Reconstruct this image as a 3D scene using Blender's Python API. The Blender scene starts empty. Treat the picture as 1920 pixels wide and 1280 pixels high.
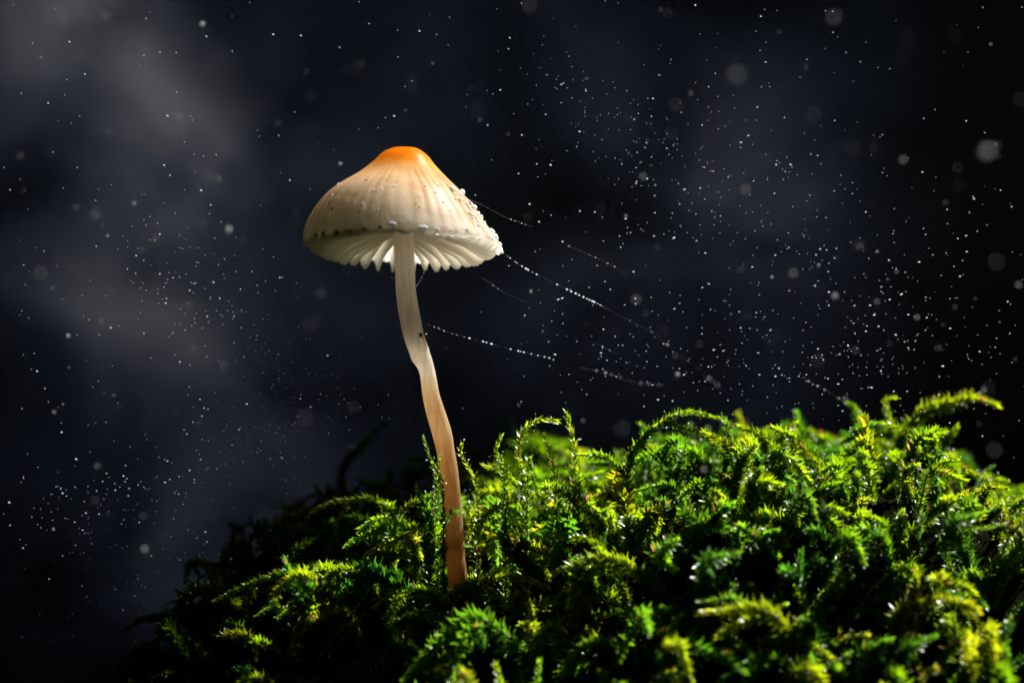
import bpy, math
import numpy as np
from mathutils import Vector, Matrix

# ------------------------------------------------------------------ camera
sc = bpy.context.scene
COL = sc.collection
PXM = 18500.0            # photo pixels per metre in the plane of focus (cap about 20 mm wide)
D = 0.30                 # camera to plane of focus
cam_d = bpy.data.cameras.new("camera")
cam = bpy.data.objects.new("camera", cam_d)
COL.objects.link(cam)
cam.location = (0, -D, 0)
cam.rotation_euler = (math.radians(90), 0, 0)
cam_d.sensor_width = 36
cam_d.lens = 36 * D / (1920 / PXM)
cam_d.clip_start = 0.005
cam_d.clip_end = 50
cam_d.dof.use_dof = True
cam_d.dof.focus_distance = D
cam_d.dof.aperture_fstop = 14
sc.camera = cam

# ------------------------------------------------------------------ world, sun, exposure
SUN_AZ, SUN_EL = math.radians(125), math.radians(50)      # azimuth: to the side of the camera
S = Vector((math.cos(SUN_EL) * math.sin(SUN_AZ), -math.cos(SUN_EL) * math.cos(SUN_AZ), math.sin(SUN_EL)))
w = bpy.data.worlds.new("World")
sc.world = w
w.use_nodes = True
nt = w.node_tree
bg = nt.nodes["Background"]
sky = nt.nodes.new("ShaderNodeTexSky")
sky.sky_type = 'NISHITA'
sky.sun_disc = False
sky.sun_elevation = SUN_EL
sky.sun_rotation = math.atan2(S.x, S.y)
nt.links.new(sky.outputs[0], bg.inputs[0])
bg.inputs[1].default_value = 0.00008
sun_d = bpy.data.lights.new("sun", 'SUN')
sun_d.energy = 5.0
sun_d.angle = math.radians(1.0)
sun_d.color = (1.0, 0.965, 0.91)
sun = bpy.data.objects.new("sun", sun_d)
COL.objects.link(sun)
sun.rotation_euler = S.to_track_quat('Z', 'Y').to_euler()
sc.view_settings.view_transform = 'Standard'
sc.view_settings.look = 'None'
sc.view_settings.gamma = 1
sc.view_settings.exposure = 1.9
sc.view_settings.use_curve_mapping = False
sc.cycles.use_denoising = True
sc.cycles.max_bounces = 20
sc.cycles.diffuse_bounces = 14
sc.cycles.glossy_bounces = 2
sc.cycles.transmission_bounces = 14
sc.cycles.volume_bounces = 0
sc.cycles.caustics_reflective = False
sc.cycles.caustics_refractive = False
sc.cycles.sample_clamp_indirect = 4.0

rng = np.random.default_rng(7)

# ------------------------------------------------------------------ helpers
def P(px, py, y_mm=0.0):
    """Photo pixel to a point at depth y_mm behind the plane of focus (metres)."""
    y = y_mm * 1e-3
    k = (D + y) / D
    return np.array([(px - 960) / PXM * k, y, (640 - py) / PXM * k])

def new_mesh(name, v, faces=None, mat=None, cols=None, smooth=True, quads=None, tris=None):
    me = bpy.data.meshes.new(name)
    v = np.asarray(v, dtype=np.float32)
    if faces is not None:
        me.from_pydata(v.tolist(), [], faces)
    else:
        nq = 0 if quads is None else len(quads)
        ntr = 0 if tris is None else len(tris)
        me.vertices.add(len(v))
        me.vertices.foreach_set("co", v.ravel())
        loops = []
        starts = []
        if nq:
            loops.append(np.asarray(quads, dtype=np.int32).ravel())
            starts.append(np.arange(nq, dtype=np.int32) * 4)
        if ntr:
            loops.append(np.asarray(tris, dtype=np.int32).ravel())
            starts.append(np.arange(ntr, dtype=np.int32) * 3 + nq * 4)
        loops = np.concatenate(loops)
        starts = np.concatenate(starts)
        me.loops.add(len(loops))
        me.loops.foreach_set("vertex_index", loops)
        me.polygons.add(nq + ntr)
        me.polygons.foreach_set("loop_start", starts)
        me.update(calc_edges=True)
        me.validate()
    if cols is not None:
        a = me.color_attributes.new("tint", 'FLOAT_COLOR', 'POINT')
        c = np.ones((len(v), 4), dtype=np.float32)
        c[:, :3] = cols
        a.data.foreach_set("color", c.ravel())
    if smooth:
        me.polygons.foreach_set("use_smooth", np.ones(len(me.polygons), dtype=bool))
    if mat is not None:
        me.materials.append(mat)
    return me

def obj(name, me, parent=None, loc=None):
    o = bpy.data.objects.new(name, me)
    COL.objects.link(o)
    if parent is not None:
        o.parent = parent
    if loc is not None:
        o.location = loc
    return o

def tag(o, label=None, cat=None, group=None, kind=None):
    if label: o["label"] = label
    if cat: o["category"] = cat
    if group: o["group"] = group
    if kind: o["kind"] = kind
    return o

def smooth(a, b, x):
    t = np.clip((x - a) / (b - a), 0, 1)
    return t * t * (3 - 2 * t)

def spline(pts, n):
    """Catmull-Rom through pts (k x d), n samples evenly by arc length."""
    p = np.asarray(pts, float)
    p = np.vstack([2 * p[0] - p[1], p, 2 * p[-1] - p[-2]])
    out = []
    for i in range(1, len(p) - 2):
        t = np.linspace(0, 1, 16, endpoint=False)[:, None]
        a, b, c, d = p[i - 1], p[i], p[i + 1], p[i + 2]
        out.append(0.5 * ((2 * b) + (-a + c) * t + (2 * a - 5 * b + 4 * c - d) * t**2 + (-a + 3 * b - 3 * c + d) * t**3))
    out.append(p[-2][None])
    q = np.vstack(out)
    s = np.concatenate([[0], np.cumsum(np.linalg.norm(np.diff(q[:, :3], axis=0), axis=1))])
    u = np.linspace(0, s[-1], n)
    return np.stack([np.interp(u, s, q[:, k]) for k in range(q.shape[1])], axis=1)

def frames(path):
    T = np.gradient(path, axis=0)
    T /= np.linalg.norm(T, axis=1)[:, None] + 1e-12
    N = np.zeros_like(T)
    ref = np.array([0.13, -0.9, 0.4])
    n = ref - T[0] * ref.dot(T[0])
    if np.linalg.norm(n) < 1e-3: n = np.array([1.0, 0, 0]) - T[0] * T[0][0]
    n /= np.linalg.norm(n)
    for i in range(len(T)):
        n = n - T[i] * n.dot(T[i])
        n /= np.linalg.norm(n) + 1e-12
        N[i] = n
    return T, N, np.cross(T, N)

def tube(path, rad, seg=8, cap=True):
    T, N, B = frames(path)
    n = len(path)
    a = np.linspace(0, 2 * np.pi, seg, endpoint=False)
    ring = np.cos(a)[None, :, None] * N[:, None, :] + np.sin(a)[None, :, None] * B[:, None, :]
    rad = np.broadcast_to(np.asarray(rad, float), (n,))
    v = (path[:, None, :] + ring * rad[:, None, None]).reshape(-1, 3)
    i = np.arange(n - 1)[:, None] * seg
    j = np.arange(seg)[None, :]
    j2 = (j + 1) % seg
    q = np.stack([i + j, i + j2, i + seg + j2, i + seg + j], axis=-1).reshape(-1, 4)
    tr = None
    if cap:
        v = np.vstack([v, path[:1], path[-1:]])
        b, e = n * seg, n * seg + 1
        jj = np.arange(seg)
        tr = np.vstack([np.stack([np.full(seg, b), (jj + 1) % seg, jj], 1),
                        np.stack([np.full(seg, e), (n - 1) * seg + jj, (n - 1) * seg + (jj + 1) % seg], 1)])
    return v, q, tr

def ico(sub):
    import bmesh
    bm = bmesh.new()
    bmesh.ops.create_icosphere(bm, subdivisions=sub, radius=1.0)
    v = np.array([x.co[:] for x in bm.verts])
    f = np.array([[y.index for y in x.verts] for x in bm.faces])
    bm.free()
    return v, f
ICO1, ICO2, ICO3 = ico(1), ico(2), ico(3)

def balls(cent, rad, tpl, scale=None, rot=None):
    """Many small balls as one vertex/face soup."""
    v, f = tpl
    n = len(cent)
    vv = np.broadcast_to(v, (n,) + v.shape).copy()
    if scale is not None: vv = vv * scale[:, None, :]
    if rot is not None: vv = np.einsum('nij,nkj->nki', rot, vv)
    vv = vv * np.asarray(rad)[:, None, None] + np.asarray(cent)[:, None, :]
    ff = f[None] + (np.arange(n) * len(v))[:, None, None]
    return vv.reshape(-1, 3), ff.reshape(-1, 3)

# ------------------------------------------------------------------ materials
def mat(name):
    m = bpy.data.materials.new(name)
    m.use_nodes = True
    t = m.node_tree
    return m, t, t.nodes["Principled BSDF"], t.nodes["Material Output"]

def node(t, typ, **kw):
    n = t.nodes.new(typ)
    for k, v in kw.items(): setattr(n, k, v)
    return n

def ramp(t, stops):
    r = node(t, "ShaderNodeValToRGB")
    e = r.color_ramp.elements
    while len(e) < len(stops): e.new(0.5)
    for x, (p, c) in zip(e, stops):
        x.position = p
        x.color = (*c, 1)
    return r

def leaf_material():
    m, t, b, out = mat("moss_leaf")
    a = node(t, "ShaderNodeAttribute", attribute_name="tint")
    oi = node(t, "ShaderNodeObjectInfo")
    hs = node(t, "ShaderNodeHueSaturation")
    mr = node(t, "ShaderNodeMapRange")
    mr.inputs[3].default_value = 0.478
    mr.inputs[4].default_value = 0.515
    t.links.new(oi.outputs["Random"], mr.inputs[0])
    t.links.new(mr.outputs[0], hs.inputs["Hue"])
    geo = node(t, "ShaderNodeNewGeometry")
    nz = node(t, "ShaderNodeTexNoise")
    nz.inputs["Scale"].default_value = 900
    t.links.new(geo.outputs["Position"], nz.inputs["Vector"])
    mv = node(t, "ShaderNodeMapRange")
    mv.inputs[3].default_value = 0.6
    mv.inputs[4].default_value = 1.4
    t.links.new(nz.outputs[0], mv.inputs[0])
    t.links.new(mv.outputs[0], hs.inputs["Value"])
    t.links.new(a.outputs["Color"], hs.inputs["Color"])
    t.links.new(hs.outputs[0], b.inputs["Base Color"])
    b.inputs["Roughness"].default_value = 0.3
    b.inputs["IOR"].default_value = 1.33
    tr = node(t, "ShaderNodeBsdfTranslucent")
    h2 = node(t, "ShaderNodeHueSaturation")
    h2.inputs["Hue"].default_value = 0.485
    h2.inputs["Value"].default_value = 2.6
    t.links.new(hs.outputs[0], h2.inputs["Color"])
    t.links.new(h2.outputs[0], tr.inputs[0])
    mx = node(t, "ShaderNodeMixShader")
    mx.inputs[0].default_value = 0.42
    t.links.new(b.outputs[0], mx.inputs[1])
    t.links.new(tr.outputs[0], mx.inputs[2])
    t.links.new(mx.outputs[0], out.inputs[0])
    return m

def simple(name, col, rough=0.5, sss=0, **kw):
    m, t, b, out = mat(name)
    b.inputs["Base Color"].default_value = (*col, 1)
    b.inputs["Roughness"].default_value = rough
    for k, v in kw.items(): b.inputs[k.replace("_", " ")].default_value = v
    return m

M_LEAF = leaf_material()
M_STALK = simple("moss_stalk", (0.09, 0.07, 0.015), 0.5)
M_RUST = simple("dry_stalk_red", (0.16, 0.03, 0.012), 0.4)
M_MITE = simple("mite_red", (0.14, 0.006, 0.004), 0.18)
M_SPECK = simple("dark_debris", (0.03, 0.015, 0.008), 0.7)

def soil_material():
    m, t, b, out = mat("dark_humus")
    nz = node(t, "ShaderNodeTexNoise")
    nz.inputs["Scale"].default_value = 600
    nz.inputs["Detail"].default_value = 6
    tc = node(t, "ShaderNodeTexCoord")
    t.links.new(tc.outputs["Object"], nz.inputs["Vector"])
    r = ramp(t, [(0.35, (0.0015, 0.002, 0.001)), (0.6, (0.005, 0.006, 0.002)), (0.75, (0.008, 0.005, 0.002))])
    t.links.new(nz.outputs[0], r.inputs[0])
    t.links.new(r.outputs[0], b.inputs["Base Color"])
    b.inputs["Roughness"].default_value = 1.0
    b.inputs["Specular IOR Level"].default_value = 0.0
    bp = node(t, "ShaderNodeBump")
    bp.inputs["Strength"].default_value = 0.6
    bp.inputs["Distance"].default_value = 0.0006
    t.links.new(nz.outputs[0], bp.inputs["Height"])
    t.links.new(bp.outputs[0], b.inputs["Normal"])
    return m
M_SOIL = soil_material()

def water_material(name, glint_white):
    """Small water drop; milk is the share of white colour painted in for its glints."""
    m, t, b, out = mat(name)
    b.inputs["Base Color"].default_value = (1, 1, 1, 1)
    b.inputs["Roughness"].default_value = 0.03
    b.inputs["IOR"].default_value = 1.33
    b.inputs["Transmission Weight"].default_value = 1.0
    d = node(t, "ShaderNodeBsdfDiffuse")  # white diffuse colour stands in for the glints of the drop
    d.inputs[0].default_value = (0.88, 0.90, 0.94, 1)
    tl = node(t, "ShaderNodeBsdfTranslucent")
    tl.inputs[0].default_value = (0.88, 0.90, 0.94, 1)
    m2 = node(t, "ShaderNodeMixShader")
    m2.inputs[0].default_value = 0.45
    t.links.new(d.outputs[0], m2.inputs[1])
    t.links.new(tl.outputs[0], m2.inputs[2])
    mx = node(t, "ShaderNodeMixShader")
    mx.inputs[0].default_value = glint_white
    t.links.new(b.outputs[0], mx.inputs[1])
    t.links.new(m2.outputs[0], mx.inputs[2])
    t.links.new(mx.outputs[0], out.inputs[0])
    return m
M_DEW = water_material("dew_drop_water", 0.55)
M_BEAD = water_material("dew_bead_water", 0.85)
M_SPRAY = water_material("spray_water", 0.95)
M_CLEAR = water_material("clear_droplet_water", 0.22)
M_SILK = simple("spider_silk", (0.7, 0.72, 0.75), 0.3)

def cap_material():
    m, t, b, out = mat("cap_skin")
    a = node(t, "ShaderNodeAttribute", attribute_name="tint")     # r: apex->rim, g: striation
    sp = node(t, "ShaderNodeSeparateColor")
    t.links.new(a.outputs["Color"], sp.inputs[0])
    geo = node(t, "ShaderNodeNewGeometry")
    nz = node(t, "ShaderNodeTexNoise")
    nz.inputs["Scale"].default_value = 260
    nz.inputs["Detail"].default_value = 5
    t.links.new(geo.outputs["Position"], nz.inputs["Vector"])
    ad = node(t, "ShaderNodeMath", operation='MULTIPLY_ADD')
    t.links.new(nz.outputs[0], ad.inputs[0])
    ad.inputs[1].default_value = 0.16
    t.links.new(sp.outputs[0], ad.inputs[2])
    r = ramp(t, [(0.14, (0.84, 0.31, 0.03)), (0.29, (0.84, 0.41, 0.08)), (0.42, (0.85, 0.62, 0.38)),
                 (0.64, (0.85, 0.71, 0.55)), (0.88, (0.88, 0.81, 0.71)), (1.0, (0.92, 0.88, 0.82))])
    t.links.new(ad.outputs[0], r.inputs[0])
    n4 = node(t, "ShaderNodeTexNoise")
    n4.inputs["Scale"].default_value = 700
    n4.inputs["Detail"].default_value = 6
    t.links.new(geo.outputs["Position"], n4.inputs["Vector"])
    mot = ramp(t, [(0.32, (0.86, 0.80, 0.72)), (0.58, (1, 1, 1))])
    t.links.new(n4.outputs[0], mot.inputs[0])
    mm = node(t, "ShaderNodeMix", data_type='RGBA', blend_type='MULTIPLY')
    mm.inputs[0].default_value = 1.0
    t.links.new(r.outputs[0], mm.inputs[6])
    t.links.new(mot.outputs[0], mm.inputs[7])
    dk = node(t, "ShaderNodeMix", data_type='RGBA', blend_type='MULTIPLY')
    t.links.new(sp.outputs[1], dk.inputs[0])
    t.links.new(mm.outputs[2], dk.inputs[6])
    dk.inputs[7].default_value = (0.58, 0.47, 0.37, 1)
    # dark specks of debris
    vo = node(t, "ShaderNodeTexVoronoi")
    vo.inputs["Scale"].default_value = 620
    t.links.new(geo.outputs["Position"], vo.inputs["Vector"])
    lt = node(t, "ShaderNodeMath", operation='LESS_THAN')
    t.links.new(vo.outputs["Distance"], lt.inputs[0])
    lt.inputs[1].default_value = 0.12
    sc_ = node(t, "ShaderNodeSeparateColor")
    t.links.new(vo.outputs["Color"], sc_.inputs[0])
    gt = node(t, "ShaderNodeMath", operation='GREATER_THAN')
    t.links.new(sc_.outputs[0], gt.inputs[0])
    gt.inputs[1].default_value = 0.86
    an = node(t, "ShaderNodeMath", operation='MULTIPLY')
    t.links.new(lt.outputs[0], an.inputs[0])
    t.links.new(gt.outputs[0], an.inputs[1])
    sk = node(t, "ShaderNodeMix", data_type='RGBA')
    t.links.new(an.outputs[0], sk.inputs[0])
    t.links.new(dk.outputs[2], sk.inputs[6])
    sk.inputs[7].default_value = (0.10, 0.05, 0.02, 1)
    hv = node(t, "ShaderNodeHueSaturation")
    hv.inputs["Value"].default_value = 0.8
    hv.inputs["Saturation"].default_value = 1.12
    t.links.new(sk.outputs[2], hv.inputs["Color"])
    t.links.new(hv.outputs[0], b.inputs["Base Color"])
    b.inputs["Roughness"].default_value = 0.36
    b.inputs["IOR"].default_value = 1.34
    b.inputs["Specular IOR Level"].default_value = 0.16
    tl = node(t, "ShaderNodeBsdfTranslucent")
    t.links.new(sk.outputs[2], tl.inputs[0])
    mx = node(t, "ShaderNodeMixShader")
    mx.inputs[0].default_value = 0.82
    t.links.new(b.outputs[0], mx.inputs[1])
    t.links.new(tl.outputs[0], mx.inputs[2])
    t.links.new(mx.outputs[0], out.inputs[0])
    n2 = node(t, "ShaderNodeTexNoise")
    n2.inputs["Scale"].default_value = 1500
    t.links.new(geo.outputs["Position"], n2.inputs["Vector"])
    bp = node(t, "ShaderNodeBump")
    bp.inputs["Strength"].default_value = 0.12
    bp.inputs["Distance"].default_value = 0.0002
    t.links.new(n2.outputs[0], bp.inputs["Height"])
    t.links.new(bp.outputs[0], b.inputs["Normal"])
    return m
M_CAP = cap_material()

def gill_material():
    m, t, b, out = mat("gill_flesh")
    b.inputs["Base Color"].default_value = (0.92, 0.91, 0.88, 1)
    b.inputs["Roughness"].default_value = 0.55
    tr = node(t, "ShaderNodeBsdfTranslucent")
    tr.inputs[0].default_value = (0.97, 0.96, 0.93, 1)
    mx = node(t, "ShaderNodeMixShader")
    mx.inputs[0].default_value = 0.72
    t.links.new(b.outputs[0], mx.inputs[1])
    t.links.new(tr.outputs[0], mx.inputs[2])
    t.links.new(mx.outputs[0], out.inputs[0])
    return m
M_GILL = gill_material()
def wet_margin():
    m, t, b, out = mat("wet_margin")
    geo = node(t, "ShaderNodeNewGeometry")
    nz = node(t, "ShaderNodeTexNoise")
    nz.inputs["Scale"].default_value = 1400
    nz.inputs["Detail"].default_value = 3
    t.links.new(geo.outputs["Position"], nz.inputs["Vector"])
    r = ramp(t, [(0.35, (0.72, 0.66, 0.56)), (0.55, (0.86, 0.83, 0.77)), (0.7, (0.92, 0.91, 0.88))])
    t.links.new(nz.outputs[0], r.inputs[0])
    t.links.new(r.outputs[0], b.inputs["Base Color"])
    b.inputs["Roughness"].default_value = 0.15
    tl = node(t, "ShaderNodeBsdfTranslucent")
    t.links.new(r.outputs[0], tl.inputs[0])
    mx = node(t, "ShaderNodeMixShader")
    mx.inputs[0].default_value = 0.72
    t.links.new(b.outputs[0], mx.inputs[1])
    t.links.new(tl.outputs[0], mx.inputs[2])
    t.links.new(mx.outputs[0], out.inputs[0])
    bp = node(t, "ShaderNodeBump")
    bp.inputs["Strength"].default_value = 0.5
    bp.inputs["Distance"].default_value = 0.0002
    t.links.new(nz.outputs[0], bp.inputs["Height"])
    t.links.new(bp.outputs[0], b.inputs["Normal"])
    return m
M_GILLWET = wet_margin()

def stem_material():
    m, t, b, out = mat("stem_flesh")
    a = node(t, "ShaderNodeAttribute", attribute_name="tint")     # r: top->foot
    sp = node(t, "ShaderNodeSeparateColor")
    t.links.new(a.outputs["Color"], sp.inputs[0])
    geo = node(t, "ShaderNodeNewGeometry")
    mp = node(t, "ShaderNodeMapping")
    mp.inputs["Scale"].default_value = (1, 1, 0.12)
    t.links.new(geo.outputs["Position"], mp.inputs[0])
    nz = node(t, "ShaderNodeTexNoise")
    nz.inputs["Scale"].default_value = 2200
    nz.inputs["Detail"].default_value = 3
    t.links.new(mp.outputs[0], nz.inputs["Vector"])
    n3 = node(t, "ShaderNodeTexNoise")
    n3.inputs["Scale"].default_value = 240
    n3.inputs["Detail"].default_value = 4
    t.links.new(geo.outputs["Position"], n3.inputs["Vector"])
    ad = node(t, "ShaderNodeMath", operation='MULTIPLY_ADD')
    t.links.new(n3.outputs[0], ad.inputs[0])
    ad.inputs[1].default_value = 0.34
    t.links.new(sp.outputs[0], ad.inputs[2])
    r = ramp(t, [(0.08, (0.82, 0.77, 0.66)), (0.30, (0.78, 0.755, 0.69)), (0.47, (0.75, 0.73, 0.68)), (0.56, (0.77, 0.70, 0.58)),
                 (0.72, (0.64, 0.46, 0.26)), (0.84, (0.50, 0.33, 0.16)), (1.0, (0.34, 0.20, 0.09))])
    t.links.new(ad.outputs[0], r.inputs[0])
    mu = node(t, "ShaderNodeMix", data_type='RGBA', blend_type='MULTIPLY')
    mu.inputs[0].default_value = 0.7
    g = ramp(t, [(0.35, (0.72, 0.66, 0.6)), (0.65, (1, 1, 1))])
    t.links.new(nz.outputs[0], g.inputs[0])
    t.links.new(r.outputs[0], mu.inputs[6])
    t.links.new(g.outputs[0], mu.inputs[7])
    t.links.new(mu.outputs[2], b.inputs["Base Color"])
    b.inputs["Roughness"].default_value = 0.4
    b.inputs["Specular IOR Level"].default_value = 0.35
    tl = node(t, "ShaderNodeBsdfTranslucent")
    t.links.new(mu.outputs[2], tl.inputs[0])
    mx = node(t, "ShaderNodeMixShader")
    mx.inputs[0].default_value = 0.72
    t.links.new(b.outputs[0], mx.inputs[1])
    t.links.new(tl.outputs[0], mx.inputs[2])
    t.links.new(mx.outputs[0], out.inputs[0])
    bp = node(t, "ShaderNodeBump")
    bp.inputs["Strength"].default_value = 0.7
    bp.inputs["Distance"].default_value = 0.00008
    t.links.new(nz.outputs[0], bp.inputs["Height"])
    t.links.new(bp.outputs[0], b.inputs["Normal"])
    return m
M_STEM = stem_material()

# ------------------------------------------------------------------ the mossy mound
XP = np.array([-400, 150, 250, 400, 560, 700, 850, 1000, 1100, 1200, 1300, 1400, 1600, 1800, 1920, 2400])
Y0 = np.array([2300, 1520, 1390, 1215, 1155, 1130, 1140, 1145, 1115, 1040, 990, 955, 950, 970, 1010, 1700])
YS = np.array([2100, 1450, 1310, 1100, 1010, 965, 945, 925, 905, 905, 900, 895, 895, 910, 985, 1700])
def mound_z(x, y):
    """Height in metres of the mound under the moss."""
    px = x * PXM + 960
    z0 = (640 - np.interp(px, XP, Y0)) / PXM
    pxs = x / 1.073 * PXM + 960
    zs = (640 - np.interp(pxs, XP, YS)) / PXM * 1.073
    ym = y * 1e3
    t = np.clip(ym / 22, 0, 1)
    back = z0 + (zs - z0) * (t ** 1.35)
    front = z0 + np.minimum(ym, 0) * 1.35e-3
    beyond = np.where(ym > 22, -0.00003 * (ym - 22) ** 2 , 0)
    z = np.where(ym < 0, front, back) + beyond
    # the hollow beside the stem foot
    z = z - 0.0042 * np.exp(-(((px - 960) / 120) ** 2 + ((ym - 7) / 5) ** 2))
    z = z + 0.0010 * np.sin(x * 700 + 1.3) * np.sin(y * 620 + 0.4) + 0.0006 * np.sin(x * 1500 + y * 900)
    z = np.maximum(z, -0.07)
    return z

gx = np.linspace(-0.16, 0.20, 170)
gy = np.linspace(-0.12, 0.13, 125)
GX, GY = np.meshgrid(gx, gy)
GZ = mound_z(GX, GY)
v = np.stack([GX, GY, GZ], -1).reshape(-1, 3)
i = np.arange(len(gy) - 1)[:, None] * len(gx)
j = np.arange(len(gx) - 1)[None]
q = np.stack([i + j, i + j + 1, i + len(gx) + j + 1, i + len(gx) + j], -1).reshape(-1, 4)
ground = obj("ground", new_mesh("ground", v, quads=q, mat=M_SOIL))
tag(ground, "dark humus mound under the moss", "ground", kind="structure")

# ------------------------------------------------------------------ moss shoots
GREENS = np.array([[0.082, 0.185, 0.002], [0.112, 0.205, 0.002], [0.052, 0.160, 0.004], [0.030, 0.115, 0.006], [0.140, 0.205, 0.003]])
RUSTY = np.array([0.26, 0.14, 0.03])
ROWS = np.array([0.0, 0.30, 0.62])
LW = np.array([0.75, 1.0, 0.40])          # half-width profile
def grow(path, leaf, n_leaf, r, col, spread=0.97, rust=0.0, stem_r=0.00010, taper=0.45):
    """Leaves and stalk of one shoot along path (metres). Returns leaf soup, stalk soup, leaf tips."""
    p = spline(path, 40)
    T, N, B = frames(p)
    k = np.arange(n_leaf)
    u = (k + 0.5) / n_leaf
    u = 0.04 + 0.96 * u
    idx = u * 39
    i0 = np.clip(idx.astype(int), 0, 38)
    f = (idx - i0)[:, None]
    C = p[i0] * (1 - f) + p[i0 + 1] * f
    Tk, Nk, Bk = T[i0], N[i0], B[i0]
    ang = k * 2.399963 + r.normal(0, 0.25, n_leaf)
    R = np.cos(ang)[:, None] * Nk + np.sin(ang)[:, None] * Bk           # outward
    W = np.cross(Tk, R)                                                # sideways
    L = 0.94 * leaf * (1 - (1 - taper) * smooth(0.55, 1.0, u)) * r.uniform(0.75, 1.2, n_leaf)
    L *= 0.7 + 0.3 * smooth(0, 0.2, u)
    a0 = np.radians(r.normal(44, 11, n_leaf)) * spread * (1 - 0.55 * smooth(0.8, 1, u))
    rec = np.radians(r.normal(48, 18, n_leaf)) * spread * (1 - 0.6 * smooth(0.85, 1, u))  # recurving towards the tip
    hw = L * r.uniform(0.19, 0.28, n_leaf)
    rows = []
    cen = C + R * stem_r * 0.7
    seg = np.diff(np.append(ROWS, 1.0))
    for s in range(3):
        a = a0 + rec * (ROWS[s] ** 1.3)
        d = np.cos(a)[:, None] * Tk + np.sin(a)[:, None] * R
        nrm = -np.sin(a)[:, None] * Tk + np.cos(a)[:, None] * R
        fold = (0.55 - 0.15 * s)
        wv = W * (hw * LW[s])[:, None]
        up = nrm * (hw * LW[s] * fold)[:, None]
        rows += [cen - wv - up * -1 * 0.6, cen.copy(), cen + wv + up * 0.6]
        cen = cen + d * (L * seg[s])[:, None]
    tip = cen + W * (L * r.normal(0, 0.06, n_leaf))[:, None]
    V = np.stack(rows + [tip], axis=1)                                  # n x 10 x 3
    q1 = np.array([[0, 1, 4, 3], [1, 2, 5, 4], [3, 4, 7, 6], [4, 5, 8, 7]])
    t1 = np.array([[6, 7, 9], [7, 8, 9]])
    off = (k * 10)[:, None, None]
    Q = (q1[None] + off).reshape(-1, 4)
    TR = (t1[None] + off).reshape(-1, 3)
    c = col[None] * r.uniform(0.72, 1.3, n_leaf)[:, None]
    young = smooth(0.55, 1.0, u)[:, None]
    c = c * (0.8 + young * np.array([0.75, 0.55, 0.2]))
    isr = (r.random(n_leaf) < rust * 0.4)[:, None]
    c = np.where(isr, RUSTY * r.uniform(0.6, 1.2, (n_leaf, 1)), c)
    CC = np.repeat(c[:, None, :], 10, axis=1)
    CC[:, 9] = CC[:, 9] * 1.3 + np.array([0.03, 0.02, 0.005])
    sv, sq, st = tube(p, stem_r * np.linspace(1.2, 0.5, 40), 5)
    return (V.reshape(-1, 3), Q, TR, CC.reshape(-1, 3)), (sv, sq, st), tip, rows[4]

SKYX = [200, 250, 400, 560, 700, 800, 900, 950, 1050, 1110, 1160, 1250, 1350, 1450, 1550, 1600, 1700, 1780, 1800, 1850, 1920, 2100]
SKYY = [1300, 1235, 1000, 915, 850, 825, 835, 805, 800, 855, 850, 790, 780, 790, 800, 780, 780, 800, 840, 885, 905, 980]
def over_outline(p):
    """How far (photo pixels) points rise above the mound's outline."""
    k = D / (D + p[:, 1])
    return np.max(np.interp(p[:, 0] * k * PXM + 960, SKYX, SKYY) - (640 - p[:, 2] * k * PXM))

def join_soup(parts):
    V, Q, TR, C = [], [], [], []
    o = 0
    for v, q, t, c in parts:
        V.append(v); Q.append(q + o); TR.append(t + o); C.append(c)
        o += len(v)
    return np.vstack(V), np.vstack(Q), np.vstack(TR), np.vstack(C)

def plume(path, leaf, n, r, col, branches=0, rust=0.0, spread=0.97, world=False):
    """A shoot with side branches: soups plus bead sites."""
    L, St, tips, mids = grow(path, leaf, n, r, col, spread, rust)
    leaves, stalks, sites = [L], [(St[0], St[1], St[2], np.zeros_like(St[0]))], [tips, mids]
    p = spline(path, 40)
    T, N, B = frames(p)
    ln = np.sum(np.linalg.norm(np.diff(p, axis=0), axis=1))
    for b in range(branches):
        i = int(8 + 26 * (b + 0.5) / branches)
        a = r.uniform(0, 2 * np.pi)
        side = np.cos(a) * N[i] + np.sin(a) * B[i]
        bl = ln * r.uniform(0.25, 0.42)
        d1 = T[i] * 0.6 + side * 0.8
        d2 = T[i] * 0.45 + side * 0.9 + np.array([0, 0, -0.35])
        bp = [p[i], p[i] + d1 * bl * 0.5, p[i] + d1 * bl * 0.5 + d2 * bl * 0.5]
        if world and over_outline(np.array(bp)) > 4: continue
        L2, S2, t2, m2 = grow(bp, leaf * 0.8, max(14, int(n * 0.36)), r, col * r.uniform(0.85, 1.2), spread, rust, 0.00007)
        leaves.append(L2); stalks.append((S2[0], S2[1], S2[2], np.zeros_like(S2[0])))
        sites += [t2, m2]
    return join_soup(leaves), join_soup(stalks), np.vstack(sites)

bead_c, bead_r = [], []
def add_beads(sites, n, r, lo=0.00004, hi=0.00012):
    if n <= 0: return
    k = r.choice(len(sites), min(n, len(sites)), replace=False)
    bead_c.append(sites[k])
    bead_r.append(lo + (hi - lo) * r.random(len(k)) ** 2.2)

def shoot_object(name, soup_l, soup_s, label, group=None):
    root = bpy.data.objects.new(name, None)
    root.empty_display_size = 0.002
    COL.objects.link(root)
    tag(root, label, "moss", group)
    base = soup_s[0][:5].mean(axis=0)
    root.location = base
    lv = obj("leaves", new_mesh("leaves", soup_l[0] - base, quads=soup_l[1], tris=soup_l[2], cols=soup_l[3], mat=M_LEAF), root)
    lv["kind"] = "stuff"
    obj("stalk", new_mesh("stalk", soup_s[0] - base, quads=soup_s[1], tris=soup_s[2], mat=M_STALK), root)
    return root

G = GREENS
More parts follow.
